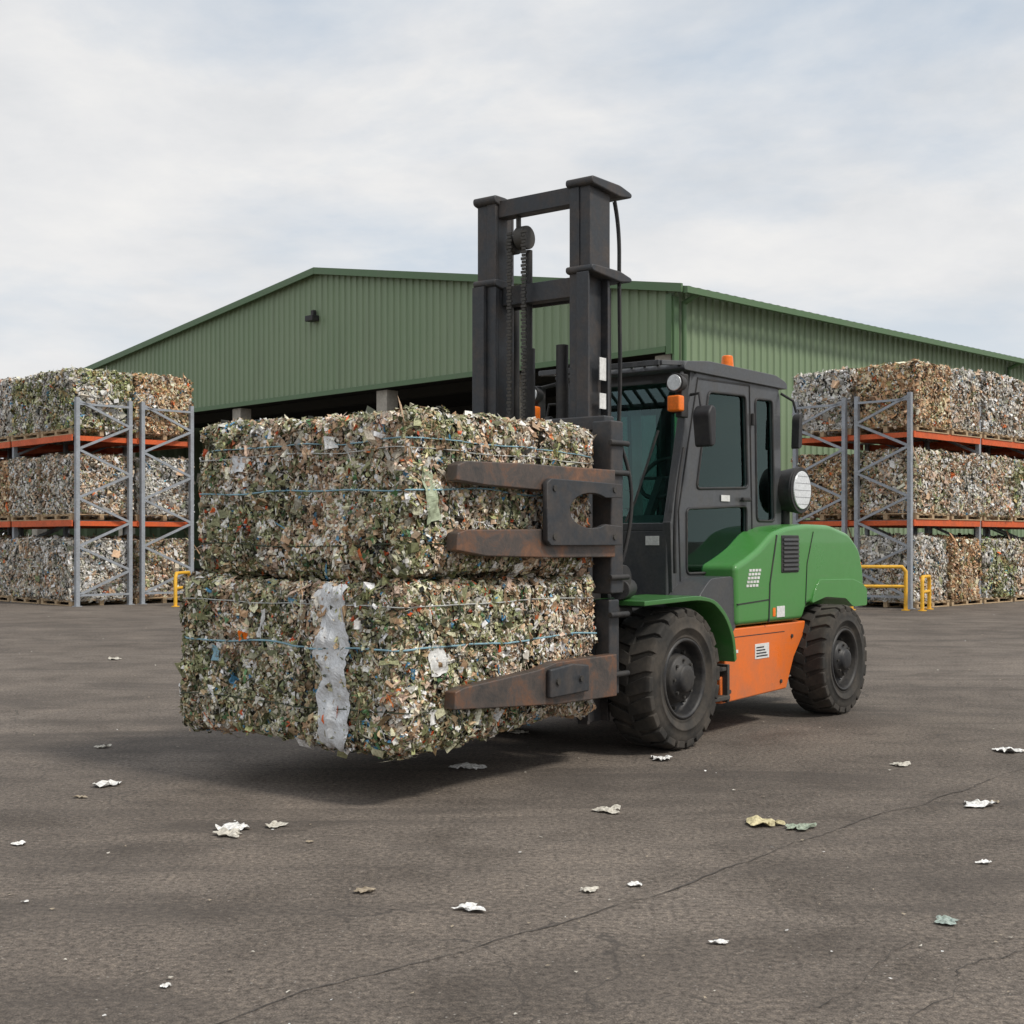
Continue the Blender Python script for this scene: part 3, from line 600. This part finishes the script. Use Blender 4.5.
# carriage & clamp
a=Acc()
a.box(2.0,2.12,-.02,1.75,2.24,2.34); a.box(2.0,2.12,.0,1.8,1.40,1.56); a.box(2.0,2.12,.0,1.8,.50,.66); a.box(2.02,2.12,.42,.52,.5,2.3); a.box(2.02,2.12,.9,1.0,.5,2.3)
a.box(1.965,2.11,-.10,.06,1.14,2.30); a.box(1.98,2.10,-.075,.05,.46,1.10); a.box(1.965,2.11,1.84,1.96,.46,2.30)
a.out('clamp_carriage',M['mast'],FK,.012)
a=Acc()
for z in (2.15,1.95,1.25,1.0,.6): a.cyl((1.93,-.11,z),(2.15,-.11,z),.02,10)
a.cyl((2.18,-.02,1.16),(2.5,.12,1.16),.07,16); a.cyl((2.1,.02,1.02),(2.45,.1,1.0),.05,16); a.cyl((2.2,-.05,1.24),(2.2,.12,1.24),.09,20)
a.out('clamp_fittings',M['black'],FK,.004)
tube('clamp_hose',[(2.12,-.04,2.2),(2.2,-.1,2.0),(2.22,-.1,1.6),(2.15,-.06,1.35)],.014,M['black'],FK,smoothcurve=True)
for sgn,(ya,yb,yc,yd) in ((0,(-.135,-.05,-.175,-.136)),(1,(1.88,1.965,1.966,2.0))):
    prism('clamp_arm_upper',[(.33,1.84),(.34,1.93),(.42,1.955),(1.0,1.965),(1.96,1.965),(1.96,1.80),(1.2,1.805),(.6,1.82)],ya,yb,M['rust'],FK,.008)
    prism('clamp_arm_middle',[(.33,1.44),(.34,1.54),(.42,1.56),(1.96,1.575),(1.96,1.385),(1.2,1.39),(.6,1.405)],ya,yb,M['rust'],FK,.008)
    prism('clamp_arm_lower',[(.31,.535),(.32,.635),(.40,.655),(1.1,.70),(1.3,.735),(1.98,.74),(1.98,.46),(1.3,.47),(.6,.515)],ya,yb,M['rust'],FK,.008)
    arc=[(1.62+.25*math.cos(t),1.688+.118*math.sin(t)) for t in [R(-50-i*16.25) for i in range(17)]]
    plate('clamp_link_plate',[(1.97,1.865),(1.18,1.875),(1.14,1.85),(1.14,1.50),(1.18,1.47),(1.97,1.47),(1.97,1.585)]+arc+[(1.97,1.785)],[],(yc+yd)/2-.006 if sgn==0 else (yc+yd)/2,abs(yd-yc)-.01,M['mast'],FK,.005)
    prism('clamp_pivot_block',[(1.18,.52),(1.18,.70),(1.42,.72),(1.60,.70),(1.60,.53)],yc,yd-.002,M['mast'],FK,.012)
    a=Acc()
    for (x,z) in ((1.21,1.82),(1.21,1.52),(1.88,1.83),(1.88,1.52),(1.25,.62),(1.5,.62)): a.cyl((x,yc-.014 if sgn==0 else yd,z),(x,yc+.01 if sgn==0 else yd+.014,z),.020,8)
    a.out('clamp_bolts',M['hub'],FK)

# ---------------------------------------------------------------- warehouse
W=bpy.data.objects.new('warehouse_building',None); COL.objects.link(W); W.location=(4.32,36,0); W.rotation_euler=(0,0,R(44.7))
GW,GL,HE,HR,HB,RY=39.0,62.0,8.27,10.97,6.72,15.8
def top(y): return HE+(HR-HE)*(y/RY if y<RY else (GW-y)/(GW-RY))
def corr(name,s0,s1,zb,zt,posf,mat,pitch=.33,dep=.045):
    vs=[];s=s0;prof=[(0,0),(.42,0),(.54,1),(.88,1)]; q_=[]
    while s<s1:
        for a_,b_ in prof:
            q=s+a_*pitch
            if q<s1: q_.append((q,b_))
        s+=pitch
    q_.append((s1,0))
    for q,b_ in q_:
        x,y=posf(q,b_*dep); vs+=[(x,y,zb),(x,y,zt(q))]
    n=len(q_); return finish(mesh(name,vs,[(2*i,2*i+2,2*i+3,2*i+1) for i in range(n-1)]),name,mat,W)
corr('gable_cladding',0,GW,HB,lambda q:top(q)+.09,lambda q,d:(-d,q),M['clad'])
corr('side_wall_cladding',0,GL,.25,lambda q:HE,lambda q,d:(q,-d),M['clad'])
corr('far_side_wall',0,GL,0,lambda q:HE,lambda q,d:(q,GW+d),M['clad'],1.0)
corr('rear_wall',0,GW,0,lambda q:top(q)+.09,lambda q,d:(GL+d,q),M['clad'],1.0)
a=Acc(); t_=Acc()
for (ya,yb,sp) in ((-.55,RY,RY),(GW+.55,RY,GW-RY)):
    za=HE-.55*(HR-HE)/sp+.07; zb=HR+.07; n=150
    for i in range(n):
        x0=-.22+(GL+.5)*i/n; x1=x0+(GL+.5)/n; xm=x0+(x1-x0)*.6
        o=len(a.v); a.v+=[(x0,ya,za),(x0,yb,zb),(xm,ya,za),(xm,yb,zb),(xm,ya,za+.05),(xm,yb,zb+.05),(x1,ya,za+.05),(x1,yb,zb+.05)]
        a.f+=[(o,o+2,o+3,o+1),(o+2,o+4,o+5,o+3),(o+4,o+6,o+7,o+5)]
    za-=.07; zb-=.07; s_=.005 if ya<0 else -.005
    t_.add([(-.30,ya,za-.08),(-.23,ya,za-.08),(-.23,yb-s_,zb-.08),(-.30,yb-s_,zb-.08),(-.30,ya,za+.15),(-.23,ya,za+.15),(-.23,yb-s_,zb+.15),(-.30,yb-s_,zb+.15)],BF)
a.out('roof_sheet',M['roof'],W)
a=t_
a.box(-.22,GL+.2,-.70,-.57,HE-.20,HE-.03)
a.box(-.10,-.05,-.06,.14,HB-.2,HE-.12); a.box(-.12,-.052,.15,GW+.05,HB-.14,HB+.02); a.box(-.05,.14,-.12,-.05,.3,HE-.2)
a.out('roof_trim_and_gutter',M['trim'],W)
a=Acc()
for x in (.35,20,40): a.cyl((x,-.14,.2),(x,-.14,HE-.3),.07,12); a.cyl((x,-.14,HE-.35),(x,-.62,HE-.15),.07,12)
a.out('downpipes',M['trim'],W)
a=Acc()
for y in (.4,6.4,12.5,21.3,30.2,GW-.4): a.box(.1,.6,y-.28,y+.28,0,HB-.17)
a.out('portal_columns',M['concrete'],W,.02)
a=Acc(); a.box(0.8,GL-.1,.3,GW-.3,HE-.9,HE-.85); a.box(25,25.1,.3,GW-.3,0,HE-.95); a.out('dark_interior_backing',M['inner'],W)  # ceiling and backing sheets coloured near-black as painted interior shade
a=Acc(); a.box(.06,.40,0.1,GW-.1,HB+.03,HB+.32)
for x in range(5,60,6): a.box(x,x+.25,.2,GW-.2,HE-1.3,HE-.92)
a.out('steel_beams',M['steelbeam'],W)
a=Acc(); a.box(-.35,-.05,15.8,16.25,9.25,9.45); a.box(-.2,-.05,15.95,16.1,9.4,9.65); a.out('flood_light',M['black'],W,.02)
a=Acc(); a.box(0.15,GL,-.02,.2,0,.25); a.out('plinth',M['concrete'],W)

vs=[];fs=[];cs=[]
rs=np.random.default_rng(5)
for k in range(9000):
    x=rs.uniform(-150,-20); y=170+rs.uniform(-6,6)+x*-.2; hmax=6.5+3.0*noise.noise(Vector((x*.09,0,0)))+1.8*noise.noise(Vector((x*.4,3,0)))
    z=rs.uniform(0,1)**.8*hmax; s=rs.uniform(.3,.7); o=len(vs); g=rs.uniform(.5,1.3)
    for a_ in range(4):
        t=a_*1.57+rs.uniform(-.5,.5); vs.append((x+math.cos(t)*s,y+rs.uniform(-s,s),z+math.sin(t)*s)); cs.append((.06*g,.085*g,.04*g,1))
    fs.append((o,o+1,o+2,o+3))
me=mesh('sky_screen_trees',vs,fs); attrcol(me,cs); finish(me,'sky_screen_trees',M['flake'])  # added treeline, blocks bright sky behind the gaps in the left rack

# ---------------------------------------------------------------- racks with bales
def mx(v): return lambda p,s: max(0,min(1,v+.6*noise.noise(Vector(p)*1.8+Vector((s,0,0)))))
BV=[]
hB=(.74,.74,.665)
PT=np.clip(PB*np.array([.98,.84,.68]),0,.85); PG=PA*np.array([.9,.95,.75])
for i,(v,pals) in enumerate([(.25,[(PCW,WC),(PB,WB)]),(.6,[(PCW,WC),(PB,WB)]),(.85,[(PCW,WC),(PT,WB)]),(.45,[(PG,WA),(PCW,WC)]),(.95,[(PB,WB),(PT,WB)]),(.75,[(PA,WA),(PB,WB)]),(.5,[(PB,WB),(PCW,WC)])]):
    me,_=make_bale('rack_bale_mesh',hB,1250,.028,40+i*3,mx(v),pals,rr=.05,amp=.045,grid=14,big=.05,clump=6); BV.append(me)
pal=Acc()
for i in range(6): pal.box(-.74+i*.266,-.74+i*.266+.13,-.78,.78,.115,.14)
for y in (-.76,-.05,.66):
    pal.box(-.74,.74,y,y+.1,.09,.114); pal.box(-.74,.74,y,y+.1,.0,.022)
    for x in (-.74,-.05,.64): pal.box(x,x+.1,y,y+.1,.023,.089)
palme=mesh('pallet',pal.v,pal.f); palme.materials.append(M['wood'])
def rack(pos,ang,nb,flip):
    E=bpy.data.objects.new('pallet_rack',None); COL.objects.link(E); E.location=pos; E.rotation_euler=(0,0,ang)
    P=Acc();Bm=Acc();pitch=1.60; LV=(1.95,3.88); Z1=4.72; f=flip
    nf=nb//2+1
    rows=((0.0,1.30),(1.62,2.92))
    for k in range(nf):
        x=k*2*pitch
        for (d0,d1) in rows:
            for d in (d0,d1):
                P.box(x-.05,x+.05,min(f*d,f*d+.09*f),max(f*d,f*d+.09*f),0,Z1); P.box(x-.1,x+.1,f*d-.03 if f>0 else f*d-.12,f*d+.12 if f>0 else f*d+.03,0,.015)
            z=.25;up=1
            while z<Z1-.5:
                a_,b_=(d0+.05,d1+.05) if up else (d1+.05,d0+.05)
                P.bar((x-.03,f*a_,z),(x-.03,f*b_,z+.55),.035,.055); up=1-up; z+=.55
            P.bar((x-.03,f*(d0+.05),.25),(x-.03,f*(d1+.05),.25),.035,.05); P.bar((x-.03,f*(d0+.05),Z1-.15),(x-.03,f*(d1+.05),Z1-.15),.035,.05)
        for zt in LV:
            Bm.box(x+.052,x+.09,min(f*.1,f*2.9),max(f*.1,f*2.9),zt-.13,zt-.02)
    for (d0,d1) in rows:
        for d in (d0-.03,d1+.12):
            for zt in LV:
                for k in range(nf-1): Bm.box(k*2*pitch+.052,(k+1)*2*pitch-.052,min(f*d,f*d+.03),max(f*d,f*d+.03),zt-.14,zt)
    for zt in LV:
        for i in range(nb*2): P.box(.3+i*pitch/2,.34+i*pitch/2,min(f*.02,f*2.95),max(f*.02,f*2.95),zt-.03,zt-.003)
    P.out('uprights',M['rackpost'],E); Bm.out('beams',M['rackbeam'],E)
    mw=Matrix.Translation(pos)@Matrix.Rotation(ang,4,'Z')
    last=None
    for i in range(nb):
        for j,(d0,d1) in enumerate(rows):
            for zt in (0.0,)+LV:
                x=.14+.72+i*pitch; y=f*((d0+d1)/2+.06)
                me=random.choice([b for b in BV if b is not last]); last=me
                o=bpy.data.objects.new('waste_bale',me); COL.objects.link(o)
                sc=random.uniform(.95,1.06) if zt<3 else random.uniform(.98,1.07)
                o.scale=(1,1,sc); o.location=mw@Vector((x+random.uniform(-.03,.03),y+random.uniform(-.05,.05),zt+.14+.665*sc))
                o.rotation_euler=(0,0,ang+random.choice((0,math.pi))+random.uniform(-.04,.04))
                p=bpy.data.objects.new('wooden_pallet',palme); COL.objects.link(p); p.location=mw@Vector((x,y,zt+.004)); p.rotation_euler=(0,0,ang)
rack(Vector((8.70,29.0,0)),R(44.7),8,1)
rack(Vector((-9.83,30.0,0)),R(134.7),8,-1)

# ---------------------------------------------------------------- yellow barriers
def barrier(x0,y0,x1,y1,h):
    E=bpy.data.objects.new('safety_barrier',None); COL.objects.link(E)
    tube('hoop',[(x0,y0,0),(x0,y0,h-.1),(x0*.93+x1*.07,y0*.93+y1*.07,h),(x0*.07+x1*.93,y0*.07+y1*.93,h),(x1,y1,h-.1),(x1,y1,0)],.042,M['yellow'],E)
    tube('rail',[(x0,y0,h*.55),(x1,y1,h*.55)],.035,M['yellow'],E)
    for x,y in ((x0,y0),(x1,y1)): cyl('foot',(x,y,0),(x,y,.02),.09,M['yellow'],E)
barrier(7.26,28.5,8.36,28.3,.93); barrier(8.65,28.1,9.0,28.75,.72); barrier(-7.55,29.9,-7.5,31.0,.75)
